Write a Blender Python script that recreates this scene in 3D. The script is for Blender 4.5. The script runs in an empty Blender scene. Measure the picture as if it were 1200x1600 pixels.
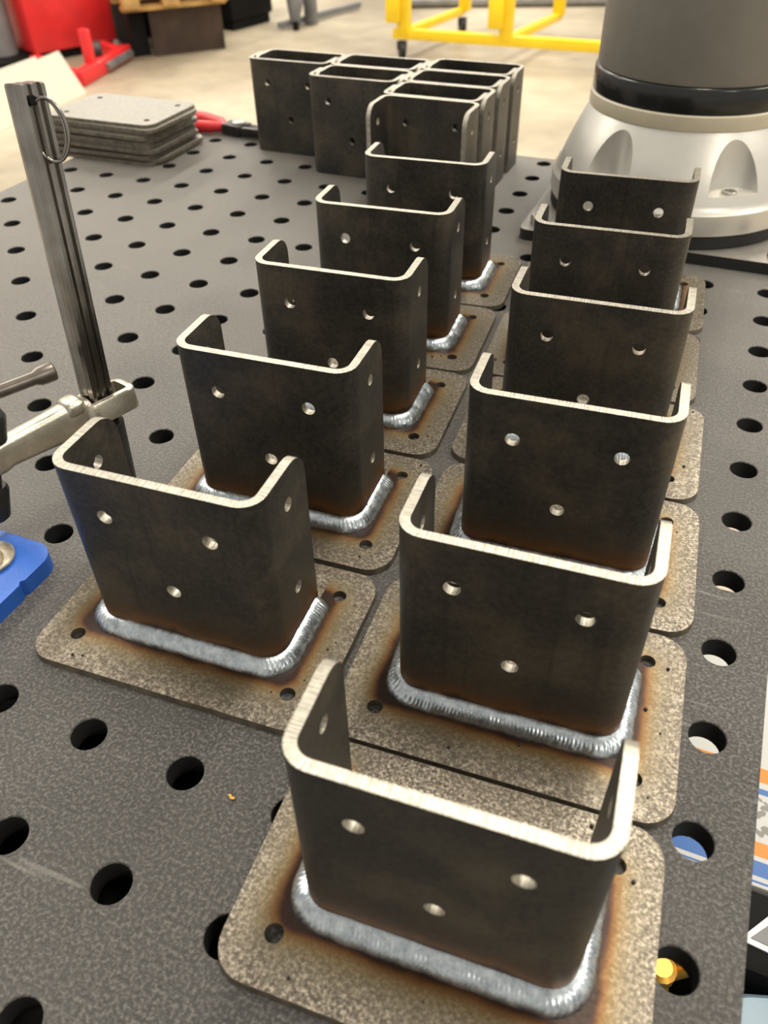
import bpy, bmesh, math, random
from mathutils import Vector, Matrix
from mathutils.geometry import delaunay_2d_cdt
random.seed(7)
scene = bpy.context.scene
COL = scene.collection

# ------------------------------------------------------------------ camera
cam_data = bpy.data.cameras.new('camera')
cam = bpy.data.objects.new('camera', cam_data); COL.objects.link(cam)
right = Vector((0.92183341, 0.3871796, -0.01775199))
down = Vector((0.24271705, -0.61237983, -0.75238247))
fwd = Vector((-0.3021781, 0.68926258, -0.65848727))
m3 = Matrix((right, -down, -fwd)).transposed()
cam.matrix_world = Matrix.Translation((0.50246453, -0.63313408, 0.30322979)) @ m3.to_4x4()
cam_data.sensor_fit = 'VERTICAL'; cam_data.sensor_height = 36.0; cam_data.sensor_width = 27.0
cam_data.lens = 1253.76 / 1600 * 36.0
cam_data.clip_start = 0.01; cam_data.clip_end = 60
cam_data.dof.use_dof = True; cam_data.dof.focus_distance = 0.42; cam_data.dof.aperture_fstop = 12.0
scene.camera = cam

# ------------------------------------------------------------------ light
world = bpy.data.worlds.new('hall_ambient'); scene.world = world; world.use_nodes = True
bg = world.node_tree.nodes['Background']
bg.inputs[0].default_value = (1.0, 0.94, 0.85, 1); bg.inputs[1].default_value = 0.42

def area(name, loc, sx, sy, power, target, col=(1.0, 0.93, 0.80)):
    d = bpy.data.lights.new(name, 'AREA'); d.shape = 'RECTANGLE'; d.size = sx; d.size_y = sy
    d.energy = power; d.color = col
    o = bpy.data.objects.new(name, d); COL.objects.link(o); o.location = loc
    o.rotation_euler = (Vector(target) - Vector(loc)).to_track_quat('-Z', 'Y').to_euler()
    return o
# rows of ceiling luminaires of the hall, all hanging at one height and pointing straight down
for lx in (-6.2, -2.7, 0.8, 4.3):
    for ly in (-3.2, 0.6, 3.6, 6.6, 9.6):
        if ly > 0 or lx > 2:
            area('ceiling_light', (lx, ly, 3.2), 0.30, 1.6, 62, (lx, ly, 0))

scene.view_settings.view_transform = 'Standard'; scene.view_settings.look = 'None'
scene.view_settings.gamma = 1.0; scene.view_settings.use_curve_mapping = False
scene.view_settings.exposure = 0.55

# ------------------------------------------------------------------ material helpers
class NT:
    def __init__(s, name):
        s.m = bpy.data.materials.new(name); s.m.use_nodes = True
        s.t = s.m.node_tree; s.n = s.t.nodes; s.b = s.n['Principled BSDF']
    def add(s, typ, **kw):
        n = s.n.new(typ)
        for k, v in kw.items(): setattr(n, k, v)
        return n
    def link(s, a, b): s.t.links.new(a, b)
    def math(s, op, a, b=None, clamp=False):
        n = s.add('ShaderNodeMath', operation=op, use_clamp=clamp)
        for i, v in enumerate((a, b)):
            if v is None: continue
            if isinstance(v, (int, float)): n.inputs[i].default_value = v
            else: s.link(v, n.inputs[i])
        return n.outputs[0]
    def coord(s, rnd=True):
        tc = s.add('ShaderNodeTexCoord')
        if not rnd: return tc.outputs['Object']
        oi = s.add('ShaderNodeObjectInfo')
        va = s.add('ShaderNodeVectorMath', operation='SCALE'); va.inputs[0].default_value = (3.1, 5.7, 1.9)
        s.link(oi.outputs['Random'], va.inputs['Scale'])
        ad = s.add('ShaderNodeVectorMath', operation='ADD')
        s.link(tc.outputs['Object'], ad.inputs[0]); s.link(va.outputs[0], ad.inputs[1])
        return ad.outputs[0]
    def noise(s, vec, scale, detail=3, rough=0.55, stretch=None):
        if stretch:
            mp = s.add('ShaderNodeMapping'); mp.inputs['Scale'].default_value = stretch
            s.link(vec, mp.inputs[0]); vec = mp.outputs[0]
        n = s.add('ShaderNodeTexNoise'); n.inputs['Scale'].default_value = scale
        n.inputs['Detail'].default_value = detail; n.inputs['Roughness'].default_value = rough
        s.link(vec, n.inputs['Vector']); return n.outputs['Fac']
    def ramp(s, fac, stops, interp='LINEAR'):
        r = s.add('ShaderNodeValToRGB'); r.color_ramp.interpolation = interp
        e = r.color_ramp.elements
        while len(e) < len(stops): e.new(0.5)
        for el, (p, c) in zip(e, stops):
            el.position = p; el.color = (*c, 1) if len(c) == 3 else c
        s.link(fac, r.inputs[0]); return r
    def mix(s, fac, a, b, mode='MIX'):
        n = s.add('ShaderNodeMix', data_type='RGBA', blend_type=mode)
        if isinstance(fac, (int, float)): n.inputs[0].default_value = fac
        else: s.link(fac, n.inputs[0])
        for i, v in ((6, a), (7, b)):
            if isinstance(v, tuple): n.inputs[i].default_value = (*v, 1)
            else: s.link(v, n.inputs[i])
        return n.outputs[2]
    def bump(s, h, strength, dist):
        n = s.add('ShaderNodeBump'); n.inputs['Strength'].default_value = strength
        n.inputs['Distance'].default_value = dist; s.link(h, n.inputs['Height'])
        s.link(n.outputs[0], s.b.inputs['Normal']); return n
    def base(s, col, rough=0.5, metal=0.0):
        if isinstance(col, tuple): s.b.inputs['Base Color'].default_value = (*col, 1)
        else: s.link(col, s.b.inputs['Base Color'])
        if isinstance(rough, (int, float)): s.b.inputs['Roughness'].default_value = rough
        else: s.link(rough, s.b.inputs['Roughness'])
        s.b.inputs['Metallic'].default_value = metal
        return s.m
    def mapr(s, v, a, b, c=0.0, d=1.0):
        n = s.add('ShaderNodeMapRange'); n.inputs[1].default_value = a; n.inputs[2].default_value = b
        n.inputs[3].default_value = c; n.inputs[4].default_value = d
        s.link(v, n.inputs[0]); return n.outputs[0]

PW, PV0, PV1, PT = 0.0740, -0.0295, 0.0710, 0.0036      # plate half width, front, back, thickness
BW, BD, BR, BT, BH = 0.0983, 0.0450, 0.0105, 0.0042, 0.0977   # channel width, flange depth, bend, wall, height

def simple(name, col, rough=0.5, metal=0.0, nscale=30.0, var=0.15, bump=0.0, rnd=True):
    k = NT(name); v = k.coord(rnd); f = k.noise(v, nscale, 4)
    lo = tuple(c * (1 - var) for c in col); hi = tuple(min(1, c * (1 + var)) for c in col)
    c = k.ramp(f, [(0.3, lo), (0.7, hi)]).outputs[0]
    if bump: k.bump(k.noise(v, nscale * 12, 2), bump, 0.001)
    return k.base(c, rough, metal)

def scale_steel(name, tint):
    k = NT(name); v = k.coord()
    big = k.noise(v, 22, 5, 0.6); fine = k.noise(v, 420, 3, 0.6)
    c = k.ramp(big, [(0.34, (0.034, 0.034, 0.034)), (0.50, (0.064, 0.058, 0.048)), (0.64, (0.125, 0.103, 0.074))]).outputs[0]
    c = k.mix(0.28, c, k.ramp(fine, [(0.35, (0.035, 0.034, 0.032)), (0.68, (0.13, 0.12, 0.10))]).outputs[0])
    # faint vertical forming streaks
    st = k.noise(v, 60, 2, 0.5, (3.0, 3.0, 0.12))
    c = k.mix(k.mapr(st, 0.60, 0.72, 0, 0.35), c, (0.03, 0.029, 0.027))
    if tint:
        tc = k.add('ShaderNodeTexCoord'); sp = k.add('ShaderNodeSeparateXYZ'); k.link(tc.outputs['Object'], sp.inputs[0])
        z = k.math('ADD', sp.outputs[2], k.math('MULTIPLY', k.math('SUBTRACT', k.noise(v, 70, 3), 0.5), 0.012))
        r = k.ramp(k.mapr(z, 0.0, 0.036), [(0.0, (0.05, 0.028, 0.016, 1.0)), (0.17, (0.055, 0.026, 0.013, 1.0)), (0.26, (0.20, 0.088, 0.022, 0.85)), (0.40, (0.15, 0.075, 0.028, 0.6)), (0.62, (0.10, 0.07, 0.045, 0.3)), (1.0, (0.08, 0.07, 0.06, 0.0))])
        c = k.mix(r.outputs['Alpha'], c, r.outputs['Color'])
    k.bump(fine, 0.12, 0.0006)
    return k.base(c, k.mapr(big, 0.3, 0.7, 0.40, 0.56), 0.55)

def cut_edge():
    k = NT('laser_cut_edge'); v = k.coord()
    at_ = k.add('ShaderNodeAttribute', attribute_name='edge_s')
    w = k.add('ShaderNodeTexNoise', noise_dimensions='1D'); w.inputs['Scale'].default_value = 1500; w.inputs['Detail'].default_value = 2
    oi = k.add('ShaderNodeObjectInfo'); k.link(k.math('ADD', at_.outputs['Fac'], oi.outputs['Random']), w.inputs['W'])
    n = w.outputs['Fac']; n2 = k.noise(v, 420, 3)
    c = k.ramp(k.math('ADD', k.math('MULTIPLY', n, 0.65), k.math('MULTIPLY', n2, 0.35)), [(0.34, (0.25, 0.23, 0.19)), (0.62, (0.60, 0.56, 0.475))]).outputs[0]
    k.bump(n, 0.35, 0.0006)
    return k.base(c, 0.42, 0.7)

def plate_steel(tint):
    k = NT('heat_tinted_plate_steel' if tint else 'bare_plate_steel'); v = k.coord()
    f = k.noise(v, 680, 4, 0.75); b = k.noise(v, 30, 4)
    c = k.ramp(f, [(0.38, (0.060, 0.050, 0.039)), (0.50, (0.170, 0.146, 0.113)), (0.63, (0.48, 0.42, 0.33))]).outputs[0]
    if not tint: c = k.ramp(f, [(0.32, (0.20, 0.185, 0.16)), (0.50, (0.27, 0.255, 0.225)), (0.70, (0.36, 0.34, 0.30))]).outputs[0]
    if tint: c = k.mix(k.mapr(b, 0.35, 0.7, 0, 0.5), c, (0.125, 0.100, 0.074))
    if tint:
        tc = k.add('ShaderNodeTexCoord'); sp = k.add('ShaderNodeSeparateXYZ'); k.link(tc.outputs['Object'], sp.inputs[0])
        du = k.math('SUBTRACT', k.math('ABSOLUTE', sp.outputs[0]), BW / 2)
        nv = k.math('MULTIPLY', sp.outputs[1], -1.0)
        dv = k.math('MAXIMUM', nv, k.math('SUBTRACT', sp.outputs[1], 0.046))
        a = k.math('MAXIMUM', du, 0.0); bb = k.math('MAXIMUM', dv, 0.0)
        d = k.math('SQRT', k.math('ADD', k.math('MULTIPLY', a, a), k.math('MULTIPLY', bb, bb)))
        d = k.math('ADD', d, k.math('MULTIPLY', k.math('SUBTRACT', k.noise(v, 80, 4), 0.5), 0.0042))
        r = k.ramp(k.mapr(d, 0.0, 0.028), [(0.0, (0.02, 0.012, 0.008, 1.0)), (0.255, (0.03, 0.014, 0.008, 1.0)), (0.29, (0.085, 0.032, 0.009, 1.0)),
              (0.345, (0.165, 0.080, 0.022, 0.95)), (0.43, (0.195, 0.130, 0.050, 0.75)), (0.58, (0.18, 0.145, 0.085, 0.5)), (0.95, (0.15, 0.13, 0.10, 0.0))])
        outside = k.math('GREATER_THAN', k.math('MAXIMUM', du, nv), -0.0005)
        c = k.mix(k.math('MULTIPLY', r.outputs['Alpha'], outside), c, r.outputs['Color'])
    k.bump(f, 0.22, 0.0008)
    return k.base(c, k.mapr(f, 0.3, 0.7, 0.50, 0.36), 0.55)

def weld_metal():
    k = NT('weld_bead_metal'); v = k.coord()
    n = k.noise(v, 260, 4, 0.65)
    c = k.ramp(n, [(0.3, (0.34, 0.39, 0.43)), (0.52, (0.55, 0.61, 0.65)), (0.75, (0.80, 0.85, 0.88))]).outputs[0]
    return k.base(c, k.mapr(n, 0.3, 0.7, 0.24, 0.36), 0.95)

def table_steel():
    k = NT('table_steel'); v = k.coord(False)
    f = k.noise(v, 640, 4, 0.75); f2 = k.noise(v, 900, 2, 0.7); b = k.noise(v, 7, 5, 0.6); sm = k.noise(v, 26, 4, 0.6)
    c = k.ramp(f, [(0.42, (0.003, 0.003, 0.003)), (0.50, (0.018, 0.0165, 0.0155)), (0.60, (0.13, 0.12, 0.11))]).outputs[0]
    c = k.mix(k.mapr(f2, 0.69, 0.75, 0, 0.7), c, (0.55, 0.53, 0.50))
    c = k.mix(k.mapr(b, 0.42, 0.70, 0, 0.35), c, (0.060, 0.054, 0.047))
    c = k.mix(k.mapr(sm, 0.58, 0.74, 0, 0.5), c, (0.026, 0.024, 0.023))
    sc = k.noise(v, 55, 2, 0.5, (0.25, 2.6, 1.0))
    c = k.mix(k.mapr(sc, 0.68, 0.74, 0, 0.35), c, (0.30, 0.28, 0.25))
    k.bump(f, 0.8, 0.0010); k.b.inputs['IOR'].default_value = 1.6; k.b.inputs['Sheen Weight'].default_value = 0.55; k.b.inputs['Sheen Roughness'].default_value = 0.45; k.b.inputs['Sheen Tint'].default_value = (1.0, 0.93, 0.82, 1)
    return k.base(c, k.mapr(b, 0.3, 0.7, 0.46, 0.36), 0.0)

M = {}
M['scale'] = scale_steel('mill_scale_steel', False); M['scale_tint'] = scale_steel('heat_tinted_channel_steel', True)
M['cut'] = cut_edge(); M['plate_tint'] = plate_steel(True); M['plate'] = plate_steel(False)
M['weld'] = weld_metal(); M['table'] = table_steel()
M['bore'] = simple('dark_bore', (0.010, 0.0095, 0.009), 0.7, 0.0)  # hole walls, near-black and darker than the table top
M['plate_edge'] = simple('dull_sheared_edge', (0.15, 0.13, 0.10), 0.42, 0.5, 150, 0.4)
M['frame'] = simple('dark_frame_steel', (0.012, 0.012, 0.012), 0.6, 0.3)
M['spatter'] = simple('spatter_metal', (0.06, 0.05, 0.045), 0.35, 0.7, 200)
M['chrome'] = simple('bright_clamp_bar', (0.29, 0.275, 0.25), 0.24, 1.0, 60, 0.25)
M['cast'] = simple('zinc_cast_arm', (0.62, 0.58, 0.48), 0.33, 0.9, 90, 0.2, 0.15)
M['blackened'] = simple('blackened_steel', (0.045, 0.043, 0.042), 0.42, 0.6, 80, 0.25)
M['pin'] = simple('grey_pin_steel', (0.17, 0.15, 0.13), 0.35, 0.8, 90, 0.2)
M['blue'] = simple('blue_coated_plate', (0.020, 0.115, 0.50), 0.42, 0.0, 40, 0.12, 0.1)
M['washer'] = simple('worn_washer', (0.52, 0.46, 0.36), 0.38, 0.8, 200, 0.3)
M['alu'] = simple('satin_cast_aluminium', (0.72, 0.70, 0.64), 0.36, 0.55, 25, 0.06, 0.05)
M['rgrey'] = simple('grey_robot_paint', (0.20, 0.185, 0.155), 0.55, 0.0, 60, 0.06, 0.1)
M['rblack'] = simple('glossy_black_ring', (0.016, 0.016, 0.016), 0.20, 0.0, 50, 0.1)
M['rubber'] = simple('black_rubber', (0.014, 0.014, 0.014), 0.55, 0.0, 50, 0.1)
M['cream'] = simple('cream_plastic', (0.62, 0.56, 0.42), 0.42, 0.0, 50, 0.05)
M['mount'] = simple('mounting_plate_steel', (0.30, 0.28, 0.25), 0.42, 0.5, 60, 0.15, 0.1)
M['mount_edge'] = simple('mounting_plate_edge', (0.022, 0.022, 0.022), 0.5, 0.2)
M['bolt'] = simple('zinc_bolt', (0.50, 0.48, 0.44), 0.3, 0.9, 80, 0.15)
M['red'] = simple('red_enamel', (0.72, 0.028, 0.030), 0.35, 0.0, 8, 0.10)
M['redgrip'] = simple('red_grip_plastic', (0.65, 0.030, 0.035), 0.4, 0.0, 40, 0.1)
M['yellow'] = simple('yellow_enamel', (0.82, 0.56, 0.010), 0.38, 0.0, 8, 0.08)
M['wood'] = simple('pallet_wood', (0.50, 0.30, 0.10), 0.7, 0.0, 9, 0.35)
M['rust'] = simple('brown_rusty_steel', (0.050, 0.030, 0.021), 0.6, 0.3, 7, 0.35)
M['dark'] = simple('black_machine_paint', (0.004, 0.004, 0.004), 0.75, 0.0, 10, 0.2)
M['dark'].node_tree.nodes['Principled BSDF'].inputs['Specular IOR Level'].default_value = 0.2
M['greypaint'] = simple('grey_machine_paint', (0.16, 0.16, 0.165), 0.5, 0.1, 10, 0.15)
M['board'] = simple('pale_card', (0.55, 0.51, 0.42), 0.7, 0.0, 4, 0.06)
M['brass'] = simple('brass', (0.60, 0.34, 0.07), 0.45, 1.0, 60, 0.15)
M['pale_blue'] = simple('pale_blue_plastic', (0.20, 0.29, 0.37), 0.35, 0.0, 14, 0.15)
M['white'] = simple('white_plastic', (0.75, 0.75, 0.73), 0.4, 0.0, 14, 0.05)
M['pipe'] = simple('grey_steel_tube', (0.30, 0.30, 0.31), 0.35, 0.7, 14, 0.2)

def floor_mat():
    k = NT('hall_concrete'); v = k.coord(False)
    b = k.noise(v, 0.9, 6, 0.62); f = k.noise(v, 9, 5, 0.6); st = k.noise(v, 2.6, 4, 0.6)
    c = k.ramp(b, [(0.36, (0.23, 0.190, 0.132)), (0.50, (0.365, 0.31, 0.222)), (0.64, (0.48, 0.415, 0.305))]).outputs[0]
    c = k.mix(k.mapr(f, 0.45, 0.75, 0, 0.4), c, (0.33, 0.28, 0.21))
    c = k.mix(k.mapr(st, 0.60, 0.75, 0, 0.5), c, (0.27, 0.235, 0.19))
    k.bump(f, 0.1, 0.004)
    return k.base(c, 0.45, 0.0)
M['floor'] = floor_mat()

def carton_mat():
    k = NT('printed_carton'); tc = k.add('ShaderNodeTexCoord'); sp = k.add('ShaderNodeSeparateXYZ')
    k.link(tc.outputs['Object'], sp.inputs[0])
    W_, O_, B_ = (0.52, 0.52, 0.50), (0.62, 0.22, 0.008), (0.030, 0.125, 0.40)
    t = k.mapr(sp.outputs[1], -0.345, -0.145)          # local y is world y here
    r = k.ramp(t, [(0.0, W_), (0.010, B_), (0.016, W_), (0.035, B_), (0.085, W_), (0.100, O_), (0.150, W_), (0.325, B_), (0.350, W_), (0.375, O_), (0.430, W_)], 'CONSTANT')
    spk = k.noise(k.coord(False), 120, 2, 0.5)
    inband = k.math('MULTIPLY', k.math('GREATER_THAN', t, 0.16), k.math('LESS_THAN', t, 0.315))
    c = k.mix(k.math('MULTIPLY', inband, k.mapr(spk, 0.50, 0.54)), r.outputs[0], (0.20, 0.19, 0.17))
    return k.base(c, 0.5, 0.0)
M['carton'] = carton_mat()

# ------------------------------------------------------------------ object helpers
def link(name, me, parent=None, loc=(0, 0, 0), rot=(0, 0, 0)):
    o = bpy.data.objects.new(name, me); COL.objects.link(o); o.parent = parent
    o.location = loc; o.rotation_euler = rot; return o
def tag(o, label=None, cat=None, group=None, kind=None):
    if label: o['label'] = label
    if cat: o['category'] = cat
    if group: o['group'] = group
    if kind: o['kind'] = kind
    return o
def empty(name, loc, label, cat, group=None, rotz=0.0):
    o = link(name, None, None, loc, (0, 0, rotz)); o.empty_display_size = 0.02
    return tag(o, label, cat, group)
def to_mesh(name, verts, faces, mats, idx=None, sharp=35):
    me = bpy.data.meshes.new(name); me.from_pydata([tuple(v) for v in verts], [], faces)
    for m in mats: me.materials.append(m)
    bm = bmesh.new(); bm.from_mesh(me)
    if idx:
        bm.faces.ensure_lookup_table()
        for f, i in zip(bm.faces, idx): f.material_index = i
    bmesh.ops.recalc_face_normals(bm, faces=bm.faces); bm.to_mesh(me); bm.free()
    finish(me, sharp); return me
def finish(me, sharp=35):
    for p in me.polygons: p.use_smooth = True
    me.set_sharp_from_angle(angle=math.radians(sharp))
class MB:
    """collects simple solids into one mesh"""
    def __init__(s): s.bm = bmesh.new()
    def box(s, lo, hi, bev=0.0, mat=None):
        c = [(a + b) / 2 for a, b in zip(lo, hi)]; d = [abs(b - a) for a, b in zip(lo, hi)]
        r = bmesh.ops.create_cube(s.bm, size=1.0)['verts']
        for v in r: v.co = Vector((v.co.x * d[0] + c[0], v.co.y * d[1] + c[1], v.co.z * d[2] + c[2]))
        if bev:
            es = {e for v in r for e in v.link_edges}
            r = bmesh.ops.bevel(s.bm, geom=list(es), offset=bev, segments=2, affect='EDGES', profile=0.5)['verts']
        if mat is not None:
            for v in r: v.co = mat @ v.co
        return s
    def beam(s, a, b, w, h, up=(0, 0, 1), bev=0.0):
        a, b = Vector(a), Vector(b); z = (b - a).normalized(); x = Vector(up).cross(z).normalized(); y = z.cross(x)
        mt = Matrix((x, y, z)).transposed().to_4x4(); mt.translation = (a + b) / 2
        L = (b - a).length
        return s.box((-w / 2, -h / 2, -L / 2), (w / 2, h / 2, L / 2), bev, mt)
    def tube(s, pts, rad, seg=16, caps=True):
        pts = [Vector(p) for p in pts]; rads = rad if isinstance(rad, (list, tuple)) else [rad] * len(pts)
        rings = []; n = len(pts); ref = None
        for i, p in enumerate(pts):
            t = (pts[min(i + 1, n - 1)] - pts[max(i - 1, 0)]).normalized()
            if ref is None: ref = t.orthogonal().normalized()
            x = (ref - t * ref.dot(t)).normalized(); y = t.cross(x); ref = x
            rings.append([s.bm.verts.new(p + (x * math.cos(a) + y * math.sin(a)) * rads[i]) for a in [2 * math.pi * k / seg for k in range(seg)]])
        for r0, r1 in zip(rings, rings[1:]):
            for k in range(seg): s.bm.faces.new((r0[k], r0[(k + 1) % seg], r1[(k + 1) % seg], r1[k]))
        if caps: s.bm.faces.new(rings[0][::-1]); s.bm.faces.new(rings[-1])
        return s
    def lathe(s, prof, c=(0, 0, 0), seg=64, closed=True):
        rings = []
        for r, z in prof:
            rings.append([s.bm.verts.new((c[0] + r * math.cos(2 * math.pi * k / seg), c[1] + r * math.sin(2 * math.pi * k / seg), c[2] + z)) for k in range(seg)])
        for r0, r1 in zip(rings, rings[1:]):
            for k in range(seg): s.bm.faces.new((r0[k], r0[(k + 1) % seg], r1[(k + 1) % seg], r1[k]))
        if closed: s.bm.faces.new(rings[0][::-1]); s.bm.faces.new(rings[-1])
        return s
    def prism(s, poly, z0, z1):
        lo = [s.bm.verts.new((x, y, z0)) for x, y in poly]; hi = [s.bm.verts.new((x, y, z1)) for x, y in poly]
        n = len(poly); s.bm.faces.new(lo[::-1]); s.bm.faces.new(hi)
        for k in range(n): s.bm.faces.new((lo[k], lo[(k + 1) % n], hi[(k + 1) % n], hi[k]))
        return s
    def mesh(s, name, mat, sharp=35):
        bmesh.ops.recalc_face_normals(s.bm, faces=s.bm.faces)
        me = bpy.data.meshes.new(name); s.bm.to_mesh(me); s.bm.free()
        for m in (mat if isinstance(mat, (list, tuple)) else [mat]): me.materials.append(m)
        finish(me, sharp); return me
    def build(s, name, mat, parent=None, loc=(0, 0, 0), rot=(0, 0, 0), sharp=35):
        return link(name, s.mesh(name, mat, sharp), parent, loc, rot)
def rrect(x0, x1, y0, y1, r, n=6):
    out = []
    for cx, cy, a0 in ((x1 - r, y1 - r, 0), (x0 + r, y1 - r, 90), (x0 + r, y0 + r, 180), (x1 - r, y0 + r, 270)):
        for k in range(n + 1):
            a = math.radians(a0 + 90 * k / n); out.append((cx + r * math.cos(a), cy + r * math.sin(a)))
    return out
def circle(cx, cy, r, n=20): return [(cx + r * math.cos(2 * math.pi * k / n), cy + r * math.sin(2 * math.pi * k / n)) for k in range(n)]

# ------------------------------------------------------------------ floor and table (structure first)
FZ = -0.85
fl = MB().box((-9, -5, FZ - 0.1), (7, 12, FZ)).build('floor', M['floor']); tag(fl, kind='structure')
fl['label'] = 'warm beige concrete floor of the workshop hall'
# saw-cut joints of the slab
TX0, TX1, TY0, TY1, TT, PITCH, HR = -0.225, 0.572, -1.025, 0.318, 0.012, 0.05, 0.008
table = empty('welding_table', (0, 0, FZ), 'dark grey steel welding table top full of round fixture holes', 'table')
def table_top_mesh():
    verts, faces, midx = [], [], []
    N = 24
    for i in range(-4, 12):
        for j in range(-20, 7):
            cx, cy = i * PITCH, j * PITCH
            x0, x1 = max(TX0, cx - .025), min(TX1, cx + .025); y0, y1 = max(TY0, cy - .025), min(TY1, cy + .025)
            b = len(verts); ring = [[], [], [], [], []]
            for k in range(N):
                a = 2 * math.pi * k / N; c, s_ = math.cos(a), math.sin(a)
                q = 0.025 / max(abs(c), abs(s_)); ox = min(max(cx + c * q, x0), x1); oy = min(max(cy + s_ * q, y0), y1)
                verts.extend([(ox, oy, 0), (cx + c * (HR + .0005), cy + s_ * (HR + .0005), 0), (cx + c * HR, cy + s_ * HR, -.0005), (cx + c * HR, cy + s_ * HR, -TT), (ox, oy, -TT)])
            for k in range(N):
                p, q = b + 5 * k, b + 5 * ((k + 1) % N)
                for r in range(4): faces.append((p + r, q + r, q + r + 1, p + r + 1)); midx.append(1 if r == 2 else 0)
            # outer walls at the borders
    def wall(a, b_):
        n = len(verts); verts.extend([(*a, 0), (*b_, 0), (*b_, -TT), (*a, -TT)]); faces.append((n, n + 1, n + 2, n + 3)); midx.append(0)
    wall((TX0, TY0), (TX1, TY0)); wall((TX1, TY0), (TX1, TY1)); wall((TX1, TY1), (TX0, TY1)); wall((TX0, TY1), (TX0, TY0))
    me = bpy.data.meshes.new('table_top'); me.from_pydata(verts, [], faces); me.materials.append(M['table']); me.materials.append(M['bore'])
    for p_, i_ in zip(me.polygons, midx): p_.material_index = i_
    bm = bmesh.new(); bm.from_mesh(me); bmesh.ops.remove_doubles(bm, verts=bm.verts, dist=1e-5)
    bmesh.ops.recalc_face_normals(bm, faces=bm.faces); bm.to_mesh(me); bm.free()
    finish(me, 30); return me
top = link('table_top', table_top_mesh(), table, (0, 0, -FZ))
for lo, hi in (((-.205, TY0 + .02, -.16), (-.195, TY1 - .02, -TT)), ((.520, TY0 + .02, -.16), (.530, TY1 - .02, -TT)),
               ((-.195, TY1 - .03, -.16), (.520, TY1 - .02, -TT)), ((-.195, TY0 + .02, -.16), (.520, TY0 + .03, -TT))):
    MB().box(lo, hi).build('frame_rail', M['frame'], table, (0, 0, -FZ))
MB().box((-.195, TY0 + .03, -.17), (.520, TY1 - .03, -.16)).build('under_light_block', M['frame'], table, (0, 0, -FZ))  # unseen closed sheet, added to keep light out of the holes from below
for x in (-.16, .48):
    for y in (TY0 + .06, TY1 - .07):
        MB().box((x - .035, y - .035, FZ), (x + .035, y + .035, -.17)).build('leg', M['frame'], table, (0, 0, -FZ))

# ------------------------------------------------------------------ bracket pieces
def sheet(outline, holes, lines, T, fmap, name, mats, chamfer=None):
    """flat cut sheet with holes; fmap(p, o) places the point at depth o below the outer face; mats = face, cut edge"""
    pts, edges = [], []
    def loop(lp):
        b = len(pts); pts.extend([Vector(p) for p in lp]); n = len(lp)
        edges.extend([(b + k, b + (k + 1) % n) for k in range(n)])
    loop(outline)
    for h in holes: loop(h)
    for a, b_ in lines:
        b = len(pts); pts.extend([Vector(a), Vector(b_)]); edges.append((b, b + 1))
    V, Ed, F, *_ = delaunay_2d_cdt(pts, edges, [], 1, 1e-6)
    cen = [(sum((Vector(p) for p in h), Vector((0, 0))) / len(h), (Vector(h[0]) - sum((Vector(p) for p in h), Vector((0, 0))) / len(h)).length) for h in holes]
    tris = []
    for f in F:
        c = (V[f[0]] + V[f[1]] + V[f[2]]) / 3
        if any((c - q).length < r * 0.97 for q, r in cen): continue
        tris.append(tuple(f))
    cnt = {}
    for f in tris:
        for a, b_ in zip(f, f[1:] + f[:1]): cnt[(min(a, b_), max(a, b_))] = cnt.get((min(a, b_), max(a, b_)), 0) + 1
    nV = len(V); verts = [fmap(p, 0.0) for p in V] + [fmap(p, T) for p in V]
    faces = [f for f in tris] + [tuple(i + nV for i in f[::-1]) for f in tris]; idx = [0] * len(faces)
    for (a, b_), c in cnt.items():
        if c == 1: faces.append((a, b_, b_ + nV, a + nV)); idx.append(1)
    me = to_mesh(name, verts, faces, mats, idx, 30)
    a_ = me.attributes.new('edge_s', 'FLOAT', 'POINT')
    for i_, p in enumerate(list(V) * 2): a_.data[i_].value = p[0] + p[1]
    return me

def channel_mesh(name, mats):
    rm = BR - BT / 2; arc = rm * math.pi / 2; hw = BW / 2 - BR; fs = BD - BR; L = hw + arc + fs
    def fmap(p, o):
        s, z = p; sg = 1 if s >= 0 else -1; s = abs(s)
        if s <= hw: x, y = s, o
        elif s <= hw + arc:
            a = (s - hw) / arc * math.pi / 2; x = hw + (BR - o) * math.sin(a); y = BR - (BR - o) * math.cos(a)
        else: x = BW / 2 - o; y = BR + (s - hw - arc)
        return (sg * x, y, z)
    R = 0.0125; st = [hw + arc * k / 6 for k in range(7)]
    ol = [(-s, 0.0) for s in reversed(st)] + [(s, 0.0) for s in st] + [(L, 0.0)]
    ol += [(L - R + R * math.cos(a), BH - R + R * math.sin(a)) for a in [math.pi / 2 * k / 7 for k in range(8)]]
    ol += [(s, BH) for s in reversed(st)] + [(-s, BH) for s in st]
    ol += [(-L + R - R * math.sin(a), BH - R + R * math.cos(a)) for a in [math.pi / 2 * k / 7 for k in range(8)]] + [(-L, 0.0)]
    fh = hw + arc + (0.0267 - BR)
    holes = [circle(-.0251, .0747, .0036), circle(.0256, .0747, .0036), circle(.0006, .0372, .0036)]
    for sg in (-1, 1): holes += [circle(sg * fh, .0803, .0033), circle(sg * fh, .0303, .0033)]
    lines = [((sg * s, 0.0), (sg * s, BH)) for s in st for sg in (-1, 1)]
    return sheet(ol, holes, lines, BT, fmap, name, mats)
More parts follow.
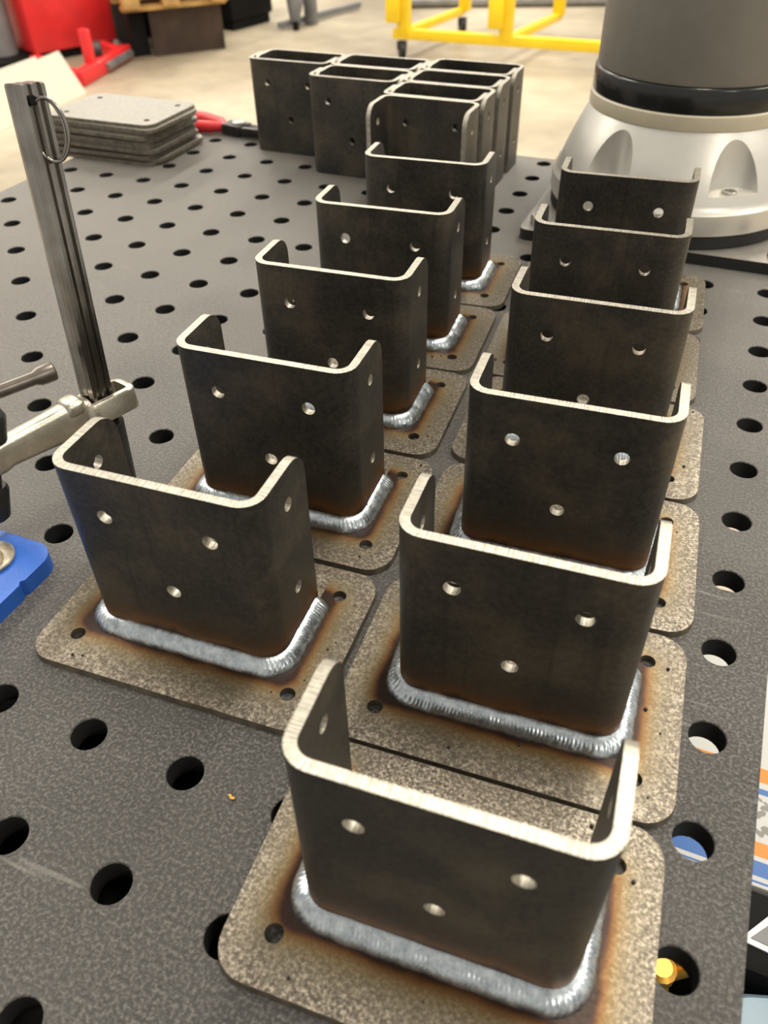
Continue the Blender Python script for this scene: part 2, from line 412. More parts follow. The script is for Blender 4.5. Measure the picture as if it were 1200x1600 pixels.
def plate_mesh(name, mats):
    c = 0.0005
    holes = [circle(sx * .056 + .0015, y, .0036) for sx in (-1, 1) for y in (-.0108, .0524)]
    u0, u1 = -PW + .001, PW + .001
    ol = rrect(u0, u1, PV0, PV1, .0135, 7)
    def fmap(p, o):
        if o == 0.0:   # upper face drawn in slightly: broken edge
            x, y = p; onb = min(abs(x - u0), abs(x - u1), abs(y - PV0), abs(y - PV1)) < .006
            cx, cy = (u0 + u1) / 2, (PV0 + PV1) / 2
            edge = any(abs(x - a) < 1e-5 and abs(y - b) < 1e-5 for a, b in ol)
            if edge: x = cx + (x - cx) * (1 - c / PW); y = cy + (y - cy) * (1 - c / .05)
            return (x, y, PT)
        return (p[0], p[1], PT - o)
    return sheet(ol, holes, [], PT, fmap, name, mats)
def weld_mesh():
    o = 0.0; hw = BW / 2 - BR; path = []
    step = 0.00030
    def seg(a, b):
        n = max(2, int((Vector(b) - Vector(a)).length / step))
        return [Vector(a).lerp(Vector(b), k / n) for k in range(n)]
    pts = seg((-BW / 2, .0455), (-BW / 2, BR)); nr = [Vector((-1, 0))] * len(pts)
    na = int(BR * math.pi / 2 / step) * 2
    for k in range(na):
        a = math.pi / 2 * k / na; d = Vector((-math.cos(a), -math.sin(a))); pts.append(Vector((-hw, BR)) + d * BR); nr.append(d)
    q = seg((-hw, 0), (hw, 0)); pts += q; nr += [Vector((0, -1))] * len(q)
    for k in range(na):
        a = math.pi / 2 * k / na; d = Vector((math.sin(a), -math.cos(a))); pts.append(Vector((hw, BR)) + d * BR); nr.append(d)
    q = seg((BW / 2, BR), (BW / 2, .0455)); pts += q + [Vector((BW / 2, .0455))]; nr += [Vector((1, 0))] * (len(q) + 1)
    rng = random.Random(3); NP = 11; verts = []; faces = []; s = 0.0; n = len(pts); tot = sum((pts[i + 1] - pts[i]).length for i in range(n - 1))
    wob = [rng.uniform(-1, 1) for _ in range(400)]
    def wn(x):
        i = int(x); f = x - i; f = f * f * (3 - 2 * f); return wob[i % 400] * (1 - f) + wob[(i + 1) % 400] * f
    for i in range(n):
        if i: s += (pts[i] - pts[i - 1]).length
        e = min(s, tot - s); endf = math.sqrt(max(0.0, 1 - (1 - min(1, e / .0042)) ** 2))
        for k in range(NP):
            t = k / (NP - 1); a = t * math.pi / 2
            leg = (.0073 + .00035 * wn(s / .006)) * (0.30 + 0.70 * endf)
            ph = 2 * math.pi * (s - .0034 * math.sin(math.pi * t)) / .0017
            rip = (.00017 * (abs(math.sin(ph / 2)) * 2 - 1) * (.8 + .4 * wn(s / .004 + 40)) + .00010 * wn(s / .0012 + 23 * t) + .00012 * wn(s / .0075 + 90)) * math.sin(math.pi * t) * endf
            d = leg * (1 - math.cos(a)) ** .86 if False else leg * math.sin(a) ** 1.18
            z = leg * .92 * math.cos(a) ** 1.18
            bl = rip
            d += bl * .7; z += bl * .7
            p = pts[i] + nr[i] * (d - .0006)
            verts.append((p.x, p.y, PT - .0003 + max(z, 0)))
    for i in range(n - 1):
        for k in range(NP - 1): faces.append((i * NP + k, i * NP + k + 1, (i + 1) * NP + k + 1, (i + 1) * NP + k))
    faces.append(tuple(range(NP))); faces.append(tuple(range((n - 1) * NP, n * NP))[::-1])
    return to_mesh('weld_bead', verts, faces, [M['weld']], None, 60)
ME_CH_W = channel_mesh('welded_channel', [M['scale_tint'], M['cut']])
ME_CH = channel_mesh('loose_channel', [M['scale'], M['cut']])
ME_PL_W = plate_mesh('welded_base_plate', [M['plate_tint'], M['plate_edge']])
ME_PL = plate_mesh('loose_base_plate', [M['plate'], M['plate_edge']])
ME_WELD = weld_mesh()
def spatter_mesh(seed):
    rng = random.Random(seed); mb = MB(); n = rng.randint(7, 12)
    while n:
        u, v = rng.uniform(-.066, .068), rng.uniform(-.025, .066)
        if abs(u) < BW / 2 + .009 and -.009 < v < .05: continue
        if min(abs(abs(u - .0015) - .056), 1) < .005 and (abs(v + .0108) < .006 or abs(v - .0524) < .006): continue
        r = rng.uniform(.0004, .0010)
        bmesh.ops.create_icosphere(mb.bm, subdivisions=1, radius=r, matrix=Matrix.Translation((u, v, PT + r * .5))); n -= 1
    return mb.mesh('spatter_beads', M['spatter'], 180)

W = [  # welded units: x, y of the web's outer face, turn, label
 (.4703, -.5290, 3.78, 'nearest welded post bracket, at the bottom of the photo, in front of all others'),
 (.4657, -.4275, 3.80, 'second welded post bracket in the right-hand row, right behind the nearest one'),
 (.4605, -.3256, 4.26, 'third welded post bracket from the front in the right-hand row'),
 (.4512, -.2230, 3.73, 'fourth welded post bracket from the front in the right-hand row'),
 (.4380, -.1217, 4.40, 'fifth welded post bracket in the right-hand row, second from the robot base'),
 (.4316, -.0206, 4.60, 'farthest welded post bracket of the right-hand row, directly before the robot base'),
 (.3148, -.4433, 3.40, 'front welded post bracket of the left-hand row, right beside the silver clamp'),
 (.3081, -.3409, 3.77, 'second welded post bracket from the front in the left-hand row'),
 (.2961, -.2387, 4.19, 'middle welded post bracket of the five in the left-hand row'),
 (.2866, -.1377, 4.63, 'fourth welded post bracket from the front in the left-hand row'),
 (.2792, -.0359, 4.60, 'farthest welded post bracket of the left-hand row, before the loose brackets'),
]
for n, (x, y, a, lab) in enumerate(W):
    u = empty('welded_post_bracket', (x, y, 0), lab, 'bracket', 'welded post brackets in two rows', math.radians(a))
    pl = link('base_plate', ME_PL_W, u); link('channel', ME_CH_W, u, (0, 0, PT)); link('weld_bead', ME_WELD, u)
    tag(link('spatter_beads', spatter_mesh(100 + n), pl), kind='stuff')

# ------------------------------------------------------------------ loose channels standing in interlocked pairs
SH = BT + .0002
cols = [
 ('left', .0160, [.2350], None), ('middle', .1150, [.1870, .2385], None), ('right', .2165, [.1460, .1975, .2490], .1460)]
P_ = BD + .0064
LAB = {('left', 0, 'b'): 'loose steel channel with its web facing front, leftmost of the unwelded group',
 ('left', 0, 'a'): 'loose steel channel closing the back of the leftmost pair',
 ('middle', 0, 'b'): 'loose steel channel with web facing front, middle column, nearest',
 ('middle', 0, 'a'): 'loose steel channel open to the front, back half of the nearest middle pair',
 ('middle', 1, 'b'): 'loose steel channel with web facing front, rear pair of the middle column',
 ('middle', 1, 'a'): 'loose steel channel at the very back of the middle column',
 ('right', 0, 'b'): 'loose steel channel with web facing front, first pair of the right column',
 ('right', 0, 'a'): 'loose steel channel open to the front, back half of first right pair',
 ('right', 1, 'b'): 'loose steel channel with web facing front, second pair of the right column',
 ('right', 1, 'a'): 'loose steel channel open to the front, back half of second right pair',
 ('right', 2, 'b'): 'loose steel channel with web facing front, third pair of the right column',
 ('right', 2, 'a'): 'loose steel channel at the far right back of the unwelded group'}
for nm, cx, ys, lone in cols:
    for k, y in enumerate(ys):
        tag(link('steel_channel', ME_CH, None, (cx, y, 0)), LAB[(nm, k, 'b')], 'bracket', 'loose channels standing on the table')
        tag(link('steel_channel', ME_CH, None, (cx + SH, y + P_ - .0002, 0), (0, 0, math.pi)), LAB[(nm, k, 'a')], 'bracket', 'loose channels standing on the table')
    if lone: tag(link('steel_channel', ME_CH, None, (cx + SH, lone - .0002, 0), (0, 0, math.pi)), 'foremost loose steel channel, its open side and inner holes facing the camera', 'bracket', 'loose channels standing on the table')

# ------------------------------------------------------------------ stack of loose plates
NS = 12; rng = random.Random(5)
ordn = ['topmost', 'second', 'third', 'fourth', 'fifth', 'sixth', 'seventh', 'eighth', 'ninth', 'tenth', 'eleventh', 'bottom']
for k in range(NS):
    o = link('steel_plate', ME_PL, None, (-.186 + rng.uniform(-.0025, .0025) + (.0030 if k % 3 == 1 else -.0015), .168 + rng.uniform(-.002, .002) + (.0028 if k % 2 else -.0022), k * (PT + .00002)), (0, 0, math.radians(rng.uniform(-1.2, 1.6))))
    w = ordn[NS - 1 - k]
    tag(o, 'loose rounded steel plate with four holes, ' + (w + ' of the stack' if w in ('topmost', 'bottom') else w + ' from the top of the stack'), 'plate', 'stack of unwelded base plates')

# ------------------------------------------------------------------ clamp at the left
cl = empty('bar_clamp', (.207, -.355, 0), 'silver bar clamp with grooved upright bar, key ring and cast arm', 'clamp')
def loc(v): return Vector(v) - Vector((.207, -.355, 0))
A0, A1 = Vector((.2095, -.3575, -.010)), Vector((.198, -.3296, .2140))
zt = (A1 - A0).normalized(); ad = Vector((-.155, -.988, 0)); ad = (ad - zt * ad.dot(zt)).normalized(); sd = zt.cross(ad)   # along the arm, across it
if sd.x < 0: sd = -sd
def bar_section():
    l, w = .0073, .0056   # half sizes along arm, across
    g = .0017
    p = []
    for sgn in (1, -1):
        side = [(l, w * .55), (l - .0008, w), (l * .62, w), (l * .52, w - g), (l * .18, w - g), (l * .10, w - .0003), (-l * .10, w - .0003), (-l * .18, w - g), (-l * .52, w - g), (-l * .62, w), (-l + .0008, w), (-l, w * .55), (-l + .0007, w * .22), (-l + .0007, -w * .22)]
        p += [(sgn * a, sgn * b) for a, b in side]
    return p
sec = bar_section(); nS = len(sec); vs = []
zs = [A0 - Vector((.207, -.355, 0)), A1 - zt * .001 - Vector((.207, -.355, 0)), A1 - Vector((.207, -.355, 0))]
for base, sc in zip(zs, (1, 1, .93)):
    for a, b in sec: vs.append(base + ad * a * sc + sd * b * sc)
fs = [(r * nS + k, r * nS + (k + 1) % nS, (r + 1) * nS + (k + 1) % nS, (r + 1) * nS + k) for r in range(2) for k in range(nS)]
fs += [tuple(range(nS))[::-1], tuple(range(2 * nS, 3 * nS))]
bar = link('bar', to_mesh('bar', vs, fs, [M['chrome']], None, 25), cl)
# black plug painting the shade of a cross hole; key ring near the top
hc = A1 - zt * .0068 + ad * .0015 - Vector((.207, -.355, 0))
MB().tube([hc - sd * .0058, hc + sd * .0058], .0022, 16).build('ring_hole_shade', M['dark'], bar)
rc = hc + sd * .0072 - zt * .0125 - ad * .0035
ringp = lambda rad, off: [rc + off * sd * .0009 + (zt * math.cos(t) * rad + (ad * -.55 + sd * .83) * math.sin(t) * rad * .60) for t in [2 * math.pi * k / 40 for k in range(41)]]
MB().tube(ringp(.0135, -1), .0008, 10, False).tube(ringp(.0135, 1), .0008, 10, False).build('key_ring', M['chrome'], cl, sharp=180)
# arm: cast I-section from the collar to the spindle head
zc = A0 + zt * .0665
S0 = Vector((.1850, -.4115, .0560))
ar = empty_arm = None
dirv = (S0 - zc).normalized(); upv = zt; sv = upv.cross(dirv).normalized(); upv = dirv.cross(sv).normalized()
def arm_mesh():
    sect = lambda w, h: [(-w, h - .003), (-w + .0012, h - .0008), (-w * .45, h), (w * .45, h), (w - .0012, h - .0008), (w, h - .003), (w * .90, 0), (w, -h + .003), (w - .0012, -h + .0008), (w * .4, -h), (-w * .4, -h), (-w + .0012, -h + .0008), (-w, -h + .003), (-w * .90, 0)]
    L = (S0 - zc).length; vs, fs = [], []
    st = [(.007, .0066, .0085), (.014, .0066, .0100), (.022, .0058, .0098), (L * .6, .0054, .0088), (L - .010, .0054, .0080), (L - .004, .0070, .0085), (L + .010, .0070, .0085)]
    for d, w, h in st:
        for a, b in sect(w, h): vs.append(loc(zc + dirv * d + sv * a + upv * b))
    n = 14
    for r in range(len(st) - 1):
        for k in range(n): fs.append((r * n + k, r * n + (k + 1) % n, (r + 1) * n + (k + 1) % n, (r + 1) * n + k))
    fs += [tuple(range(n))[::-1], tuple(range((len(st) - 1) * n, len(st) * n))]
    return to_mesh('arm', vs, fs, [M['cast']], None, 55)
arm = link('arm', arm_mesh(), cl)
def collar_mesh():   # rounded loop round the bar with an open slot behind it
    mb = MB(); out_ = rrect(-.0205, .0110, -.0102, .0102, .0062, 6); inn = rrect(-.0160, .0078, -.0066, .0066, .0018, 6)
    n = len(out_); rows = []
    for lp, zz in ((inn, -.0062), (out_, -.0062), (out_, .0050), ([(a * .94, b_ * .92) for a, b_ in out_], .0062), ([(a * 1.0, b_) for a, b_ in inn], .0062), (inn, -.0062)):
        rows.append([mb.bm.verts.new(loc(zc + dirv * a + sv * b_ + upv * zz)) for a, b_ in lp])
    for r0, r1 in zip(rows, rows[1:]):
        for k in range(n): mb.bm.faces.new((r0[k], r0[(k + 1) % n], r1[(k + 1) % n], r1[k]))
    bmesh.ops.remove_doubles(mb.bm, verts=mb.bm.verts, dist=1e-6)
    mt = Matrix((dirv, sv, upv)).transposed().to_4x4(); mt.translation = loc(zc + upv * .0075 + dirv * .0150)
    mb.box((-.0055, -.0072, -.005), (.0060, .0072, .0040), .0030, mt)
    return mb.mesh('collar', M['cast'], 50)
link('collar', collar_mesh(), arm)
ax = Vector((.0075, .0070, .040)).normalized()
sp0 = S0
MB().tube([loc(A0 + zt * .012), loc(A0 + zt * .056)], .0112, 28).build('lower_post', M['blackened'], cl)
MB().tube([loc(sp0 + ax * -.020), loc(sp0 + ax * .012)], .0052, 20).tube([loc(sp0 + ax * .0115), loc(sp0 + ax * .0130), loc(sp0 + ax * .026), loc(sp0 + ax * .028)], [.0070, .0092, .0092, .0080], 24).build('spindle', M['blackened'], cl)
MB().tube([loc(sp0 + ax * -.0370), loc(sp0 + ax * -.0350), loc(sp0 + ax * -.018), loc(sp0 + ax * -.0155)], [.0070, .0085, .0085, .0068], 24).build('spindle_foot', M['blackened'], cl)
def at(x, y, z):  # point of the clamp seen along a camera ray at height z
    f = 1253.76; d = right * ((x - 600) / f) + down * ((y - 800) / f) + fwd; o = cam.matrix_world.translation
    return o + d * ((z - o.z) / d.z)
pe, pm = at(84, 579, .088), at(0, 611, .088)
pd = (pm - pe).normalized()
MB().tube([loc(pe), loc(pe + pd * .0008), loc(pe + pd * .008), loc(pe + pd * .011), loc(pe + pd * .070)], [.0046, .0053, .0051, .0036, .0036], 20).build('slide_pin', M['pin'], cl)
# blue plate with washer
bp = empty('clamp_base_plate', (.190, -.438, 0), 'thick bright blue plate with rounded corner and small edge notch on the table', 'plate')
pol = [(-.060, -.062)] + [(.0275, -.062)] + [(.0275, -.0088), (.0268, -.0080), (.0260, -.0070), (.0260, -.0062), (.0268, -.0052), (.0275, -.0046)]
pol += [(.0155 + .012 * math.cos(a), .0085 + .012 * math.sin(a)) for a in [math.pi / 2 * k / 8 for k in range(9)]] + [(-.060, .0205)]
b = MB().prism(pol, 0, .0100).mesh('plate', M['blue'], 30); link('plate', b, bp)
MB().lathe([(.0045, 0), (.0125, 0), (.0130, .0006), (.0130, .0018), (.0124, .0024), (.0045, .0024)], (.0, .0, .0100), 40, False).build('washer', M['washer'], bp)
MB().lathe([(.0066, .0), (.0066, .0036), (.0060, .0060), (.0046, .0090), (.0030, .0098), (.0004, .0100)], (.0, .0, .0112), 32).build('dome_nut', M['washer'], bp)

# ------------------------------------------------------------------ robot base
RC = Vector((.448, .199, 0))
mp = empty('robot_mounting_plate', (RC.x, RC.y, 0), 'flat square steel mounting plate with dark edges under the robot base', 'plate')
def mount_mesh():
    mb = MB(); mb.prism(rrect(-.1185, .1185, -.113, .113, .008, 5), 0, .0100); me = mb.mesh('plate', [M['mount'], M['mount_edge']])
    for p in me.polygons:
        if abs(p.normal.z) < .5: p.material_index = 1
    return me
link('plate', mount_mesh(), mp)
for sx in (-1, 1):
    for sy in (-1, 1):
        MB().lathe([(.0080, 0), (.0080, .0070), (.0074, .0080), (.0045, .0080), (.0042, .0045), (.0002, .0045)], (sx * .104, sy * .094, .0100), 24).build('bolt_head', M['blackened'] if sx > 0 else M['bolt'], mp)
rb = empty('industrial_robot', (RC.x, RC.y, .010), 'robot arm base, silver casting below a grey cylinder with black and cream rings', 'robot')
RZ = .010
MB().lathe([(.1120, 0), (.1132, .0010), (.1132, .0105), (.1115, .0115)], seg=96).build('gasket', M['rubber'], rb)
def cast_base():
    prof = [(.1100, .0115), (.1140, .0120), (.1146, .0140), (.1146, .0295), (.1136, .0312), (.1118, .0330)]
    for k in range(1, 17):
        t = k / 16; prof.append((.1118 + (.0870 - .1118) * t + .0022 * math.sin(math.pi * t), .0330 + (.0890 - .0330) * t))
    prof += [(.0840, .0895)]
    me = MB().lathe(prof, seg=128).mesh('cast_base', M['alu'])
    o = link('cast_base', me, rb)
    cut = MB()
    for k in range(6):
        a = math.radians(-58 + 60 * k)
        c = (.1140 * math.cos(a), .1140 * math.sin(a)); n = 56
        # upright round cutter with a rounded floor edge
        cut.lathe([(.0215, .0435), (.0236, .0441), (.0240, .0450), (.0240, .20)], (c[0], c[1], 0), n)
    cme = cut.mesh('pocket_cutter', M['alu']); co = link('pocket_cutter', cme, rb)
    md = o.modifiers.new('pockets', 'BOOLEAN'); md.object = co; md.operation = 'DIFFERENCE'; md.solver = 'EXACT'
    dg = bpy.context.evaluated_depsgraph_get(); nm = bpy.data.meshes.new_from_object(o.evaluated_get(dg))
    o.modifiers.clear(); o.data = nm; nm.name = 'cast_base'; finish(nm, 28)
    bpy.data.objects.remove(co); bpy.data.meshes.remove(cme)
    for k in range(6):
        a = math.radians(-58 + 60 * k); c = (.0995 * math.cos(a), .0995 * math.sin(a), .0433)
        MB().lathe([(.0062, 0), (.0062, .0016), (.0056, .0022), (.0040, .0022), (.0036, .0004), (.0002, .0004)], c, 24).build('bolt', M['bolt'], o)
cast_base()
MB().lathe([(.0840, .0885), (.0880, .0888), (.0886, .0900), (.0884, .1000), (.0872, .1012), (.0840, .1012)], seg=96).build('cream_ring', M['cream'], rb)
MB().lathe([(.0830, .1010), (.0868, .1012), (.0874, .1030), (.0874, .1190), (.0868, .1204), (.0852, .1214), (.0830, .1214)], seg=96).build('black_ring', M['rblack'], rb)
MB().lathe([(.0840, .1213), (.0852, .1217), (.0856, .1230), (.0856, .2000), (.0852, .4000), (.0840, .4020)], seg=96).build('housing', M['rgrey'], rb)

# ------------------------------------------------------------------ pliers behind the plates
pr = empty('pliers', (-.102, .280, 0), 'red handled pliers lying on the table behind the plate stack', 'pliers', rotz=math.radians(-6))
MB().beam((.000, .004, .0075), (.034, .006, .0075), .012, .013, bev=.003).beam((.034, .006, .0075), (.072, .002, .0075), .009, .011, bev=.003).beam((.000, -.004, .0075), (.030, -.007, .0075), .012, .013, bev=.003).beam((.030, -.007, .0075), (.070, -.003, .0075), .009, .011, bev=.003).build('jaws', M['blackened'], pr)
MB().lathe([(.0075, 0), (.0075, .002), (.006, .003)], (.020, 0, .0135), 20).build('pivot', M['bolt'], pr)
for s in (1, -1):
    MB().tube([(.004, -s * .006, .0075), (-.015, s * .010, .0080), (-.045, s * .018, .0080), (-.090, s * .020, .0075), (-.125, s * .014, .0072)], [.0045, .0068, .0074, .0070, .0055], 16).build('handle_grip', M['redgrip'], pr)
# tiny brass chip on the table top
def chip():
    p = at(363, 1248, .0)
    mb = MB(); bmesh.ops.create_icosphere(mb.bm, subdivisions=1, radius=.0011, matrix=Matrix.Translation((0, 0, .0006)) @ Matrix.Diagonal((1.3, .8, .6, 1)))
    bmesh.ops.create_icosphere(mb.bm, subdivisions=1, radius=.0007, matrix=Matrix.Translation((-.0016, .0008, .0004)) @ Matrix.Diagonal((1.2, .9, .6, 1)))
    tag(mb.build('metal_chip', M['brass'], None, (p.x, p.y, 0)), 'tiny golden metal chip lying on the table near the front bracket', 'chip')
chip()

# ------------------------------------------------------------------ things on the low cart right of the table
ct = empty('side_shelf', (.75, -.30, FZ), 'dark low shelf beside the right edge of the table', 'shelf')
MB().box((.545, -.75, -.325), (.98, .02, -.305)).build('deck', M['dark'], ct, (-.75, .30, -FZ))
for x in (.56, .965):
    for y in (-.735, .005): MB().box((x - .012, y - .012, FZ), (x + .012, y + .012, -.325)).build('leg', M['frame'], ct, (-.75, .30, -FZ))
cb = MB().box((.556, -.345, -.305), (.80, -.145, -.200), .0015).build('printed_carton', M['carton'])
tag(cb, 'printed carton with orange, blue and white stripes right of the table edge', 'carton')
bc = empty('equipment_case', (.72, -.43, -.305), 'black equipment case with a pale outlined badge below the table edge', 'case')
MB().box((-.168, .0330, 0), (.150, .0830, .105), .006).build('shell', M['dark'], bc)
bpos = at(1190, 1455, -.200); bx, by = bpos.x - .72, bpos.y + .43
bd = MB().prism([(bx - .012, by - .010), (bx + .03, by - .014), (bx + .03, by + .016), (bx + .006, by + .014)], .105, .1062).build('badge', M['white'], bc)
MB().prism([(bx - .006, by - .007), (bx + .025, by - .010), (bx + .025, by + .012), (bx + .008, by + .010)], .1062, .1068).build('badge_field', M['greypaint'], bd)
bt = empty('plastic_jug', (.655, -.490, -.305), 'pale blue plastic jug in the bottom right corner of the photo', 'jug')
MB().lathe([(.080, 0), (.088, .006), (.090, .02), (.090, .098), (.086, .105), (.066, .112), (.026, .116)], seg=48).build('body', M['pale_blue'], bt)
MB().lathe([(.024, .114), (.024, .132), (.022, .135)], seg=32).build('cap', M['dark'], bt)
# brass fitting on the case, seen through the table hole
bf = empty('brass_fitting', (.5735, -.4145, -.305), 'small brass hose fitting seen through the nearest right-hand table hole', 'fitting')
MB().tube([(0, 0, 0), (.002, .0, .03), (0, 0, .072)], .0068, 18).build('hose', M['rubber'], bf)
MB().lathe([(.0070, .070), (.0092, .072), (.0092, .082), (.0072, .084), (.0072, .096), (.0088, .098), (.0088, .106), (.0060, .108)], seg=12).build('body', M['brass'], bf)
MB().tube([(.002, .002, .090), (.014, .008, .100), (.019, .010, .104)], [.0045, .0048, .0062], 14).build('branch', M['brass'], bf)

# ------------------------------------------------------------------ background
def wpt(x, y, z): return at(x, y, z)
# red machine
rm = empty('red_machine', (-3.62, 4.05, FZ), 'large red enamelled machine body with outrigger foot at the left back', 'machine')
f0, f1 = wpt(60, 100, FZ), wpt(187, 76, FZ); e = (f1 - f0).normalized(); nb = Vector((-e.y, e.x, 0))
if nb.x > 0: nb = -nb
o_ = Vector((-3.62, 4.05, FZ))
def orient(p): m = Matrix((e, nb, Vector((0, 0, 1)))).transposed().to_4x4(); m.translation = p - o_; return m
Lr = (f1 - f0).length
MB().box((0, 0, .05), (Lr, .55, 1.1), .012, orient(f0)).build('body', M['red'], rm)
MB().box((.02, .03, 0), (Lr - .02, .5, .05), 0, orient(f0)).build('plinth', M['dark'], rm)
q0, q1 = wpt(122, 124, FZ + .04) - o_, wpt(198, 80, FZ + .04) - o_
MB().beam(q0, q1, .07, .08, bev=.01).build('outrigger', M['red'], rm)
q2 = q0.lerp(q1, .30)
MB().box((q2.x - .04, q2.y - .02, .0), (q2.x + .02, q2.y + .02, .25), .008).build('upright_rib', M['red'], rm)
qa = q0.lerp(q1, .93); MB().beam(qa, qa + Vector((-.22, .06, .02)), .06, .05, bev=.006).build('strut', M['red'], rm)
qa = q0.lerp(q1, .06); MB().beam(qa, qa + Vector((-.5, .2, .02)), .06, .05, bev=.006).build('strut', M['red'], rm)
q3 = q0.lerp(q1, .55)
MB().tube([q3 + Vector((-.10, -.03, .06)), q3 + Vector((-.03, .02, .06))], .055, 20).build('roller', M['blackened'], rm)
MB().tube([q0.lerp(q1, .45) + Vector((.035, 0, -.005)), q0.lerp(q1, .97) + Vector((.035, 0, -.005))], .024, 16).build('rod', M['pipe'], rm)
# grey post left of it
pp = wpt(12, 118, FZ)
ps = empty('machine_column', (pp.x - .25, pp.y + .25, FZ), 'mottled grey machine column at the far left edge', 'column')
MB().tube([(0, 0, 0), (0, 0, .9)], .10, 24).build('pole', M['greypaint'], ps)
MB().lathe([(.18, 0), (.18, .03), (.10, .05)], seg=24).build('foot', M['dark'], ps)
# pale boards leaning in front of the red machine
B0, B1 = wpt(-60, 231, FZ), wpt(136, 146, FZ)
T1 = B1 + Vector((-.17, .02, .235))
pn = (B1 - B0).cross(T1 - B1).normalized()
def onpl(x, y):
    f = 1253.76; d = right * ((x - 600) / f) + down * ((y - 800) / f) + fwd; o = cam.matrix_world.translation
    return o + d * ((B0 - o).dot(pn) / d.dot(pn))
def board(name, px, off, label):
    P = [onpl(x, y) + pn * off for x, y in px]; c = P[0].copy(); n = len(P)
    vs = [p - c for p in P] + [p - c - pn * .012 for p in P]
    fs = [tuple(range(n)), tuple(range(n, 2 * n))[::-1]] + [(k, (k + 1) % n, (k + 1) % n + n, k + n) for k in range(n)]
    tag(link(name, to_mesh(name, vs, fs, [M['board']]), None, c), label, 'board', 'pale boards leaning at the left back')
board('pale_board', [(-60, 231), (136, 146), (91, 79), (30, 104), (-60, 140)], .0, 'pale cream board with a slanted right edge, behind the plate stack')
board('pale_board', [(-60, 222), (80, 161), (58, 85), (-60, 127)], -.016, 'pale cream board mostly covered, behind the top of the clamp bar')
# rusty trestle with pallet on top
r0, r1 = wpt(214, 92, FZ), wpt(353, 76, FZ)
tr = empty('steel_trestle', r0, 'brown rusty steel box carrying the wooden pallet at the back', 'trestle')
e2 = (r1 - r0); L2 = e2.length; e2.normalize(); n2 = Vector((-e2.y, e2.x, 0))
def fr2(p=Vector((0, 0, 0))): m = Matrix((e2, n2, Vector((0, 0, 1)))).transposed().to_4x4(); m.translation = p; return m
MB().box((.12, 0, 0), (L2, .012, .26), 0, fr2()).build('front_panel', M['rust'], tr)
MB().box((L2 - .012, .012, 0), (L2, .70, .26), 0, fr2()).build('side_panel', M['rust'], tr)
MB().box((.0, .05, 0), (.10, .70, .24), 0, fr2()).build('block', M['dark'], tr)
MB().box((.10, .60, 0), (L2 - .012, .70, .26), 0, fr2()).build('back_panel', M['dark'], tr)
pa = empty('wooden_pallet', r0 + Vector((0, 0, .26)), 'yellowish wooden pallet resting on the rusty steel box', 'pallet')
for y in (-.06, .28, .62):
    MB().box((-.04, y, 0), (.60, y + .10, .022), .002, fr2()).build('deck_board', M['wood'], pa)
for x in (-.04, .20, .50):
    for y in (-.12, .28, .66): MB().box((x, y, .022), (x + .10, y + .10, .10), .002, fr2()).build('block', M['wood'], pa)
for x in (-.04, .20, .50): MB().box((x, -.12, .10), (x + .10, .76, .122), .002, fr2()).build('stringer_board', M['wood'], pa)
for k in range(7): MB().box((-.04, -.12 + k * .13, .122), (.60, -.12 + k * .13 + .10, .144), .002, fr2()).build('deck_board', M['wood'], pa)
# black cabinet
k0, k1 = wpt(366, 50, FZ), wpt(428, 33, FZ)
kc = empty('black_cabinet', k0, 'black machine cabinet standing on the floor behind the loose channels', 'cabinet')
e3 = (k1 - k0); L3 = e3.length; e3.normalize(); n3 = Vector((-e3.y, e3.x, 0))
m3_ = Matrix((e3, n3, Vector((0, 0, 1)))).transposed().to_4x4()
MB().box((.02, .02, .0), (L3 - .02, .6, .06), 0, m3_).build('plinth', M['dark'], kc)
MB().box((0, 0, .06), (L3, .62, .9), .01, m3_).build('body', M['dark'], kc)
# grey stand
g0 = wpt(452, 46, FZ); gs = empty('machine_stand', g0, 'grey steel machine stand with two legs beside the black cabinet', 'stand')
g1 = wpt(487, 38, FZ) - g0; g2 = wpt(562, 14, FZ) - g0
MB().beam((0, .12, 0), (-.06, .12, .7), .05, .05, (1, 0, 0), .006).build('leg', M['greypaint'], gs)
MB().beam(g1, g1 + Vector((-.01, 0, .7)), .075, .075, (1, 0, 0), .006).build('leg', M['greypaint'], gs)
MB().beam(Vector((-.05, -.05, .03)), g2 + Vector((0, 0, .03)), .035, .035, bev=.004).build('base_rail', M['greypaint'], gs)
MB().tube([(.02, .05, .03), (.03, .06, .16), (.00, .10, .30), (-.04, .12, .36)], [.03, .06, .05, .03], 14).build('casting', M['greypaint'], gs)
MB().tube([(.06, -.01, .0), (.06, -.01, .05)], .022, 14).build('levelling_foot', M['dark'], gs)
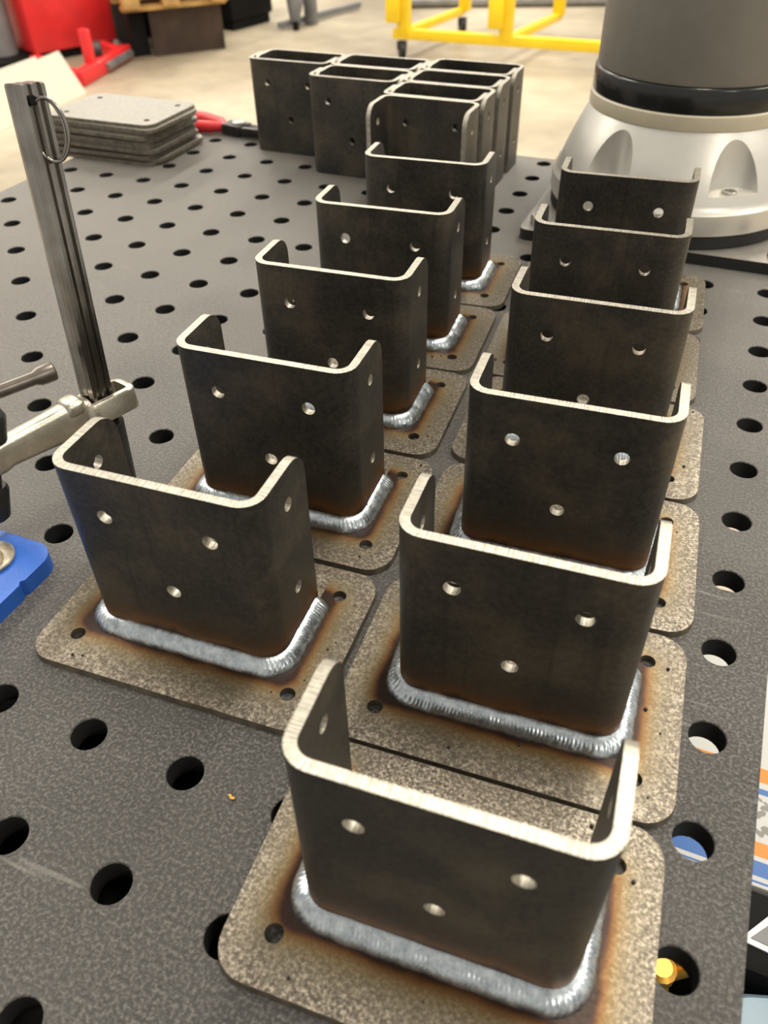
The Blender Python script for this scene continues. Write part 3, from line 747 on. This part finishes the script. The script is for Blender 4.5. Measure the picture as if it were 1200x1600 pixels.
# yellow cart
w0 = wpt(628, 83, FZ)
ca = empty('yellow_cart', w0, 'yellow tubular cart frame on castors at the top of the photo', 'cart')
ra, rb2 = wpt(628, 52, FZ + .13) - w0, wpt(1010, 78, FZ + .13) - w0
MB().beam(ra + Vector((-.05, 0, 0)), rb2, .06, .055, bev=.005).build('lower_rail', M['yellow'], ca)
rear = Vector((.12, .80, 0))
for sc in (0, .45, 1):
    p = ra.lerp(rb2, sc); MB().beam(p, p + rear, .045, .045, bev=.005).build('cross_rail', M['yellow'], ca)
for tpx in (632, 799, 1008):
    s = (tpx - 628) / (1010 - 628); p = ra.lerp(rb2, s)
    MB().beam(p, p + Vector((0, 0, .75)), .07, .07, (1, 0, 0), .006).build('post', M['yellow'], ca)
    MB().beam(p + Vector((-.055, -.02, .06)), p + Vector((-.055, -.02, .22)), .08, .09, (1, 0, 0), .01).build('post_socket', M['yellow'], ca)
    MB().beam(p + rear, p + rear + Vector((0, 0, .75)), .07, .07, (1, 0, 0), .006).build('post', M['yellow'], ca)
for p in (ra, rb2, ra + rear, rb2 + rear):
    c = Vector((p.x, p.y, .045))
    MB().tube([c + Vector((-.014, -.01, 0)), c + Vector((.014, .01, 0))], .045, 20).build('castor', M['rubber'], ca)
    MB().beam(c + Vector((0, 0, .0)), Vector((p.x, p.y, .09)), .045, .05, (1, 0, 0)).build('castor_fork', M['blackened'], ca)
# steel tubes lying on the floor behind the cart
t0, t1 = wpt(640, 12, FZ), wpt(905, 6, FZ)
for k in range(4):
    d = Vector((-(t1 - t0).y, (t1 - t0).x, 0)).normalized() * .09 * k + Vector((0, 0, .042))
    tag(MB().tube([Vector((0, 0, 0)), t1 - t0 + Vector((.25 - .1 * k, 0, 0))], .042, 16).build('steel_tube', M['pipe'] if k != 1 else M['blackened'], None, t0 + d),
        ['grey steel tube on the floor behind the yellow cart, nearest of four', 'dark steel tube on the floor behind the yellow cart, second of four',
         'grey steel tube on the floor behind the yellow cart, third of four', 'grey steel tube on the floor behind the yellow cart, farthest of four'][k], 'tube', 'steel tubes behind the cart')
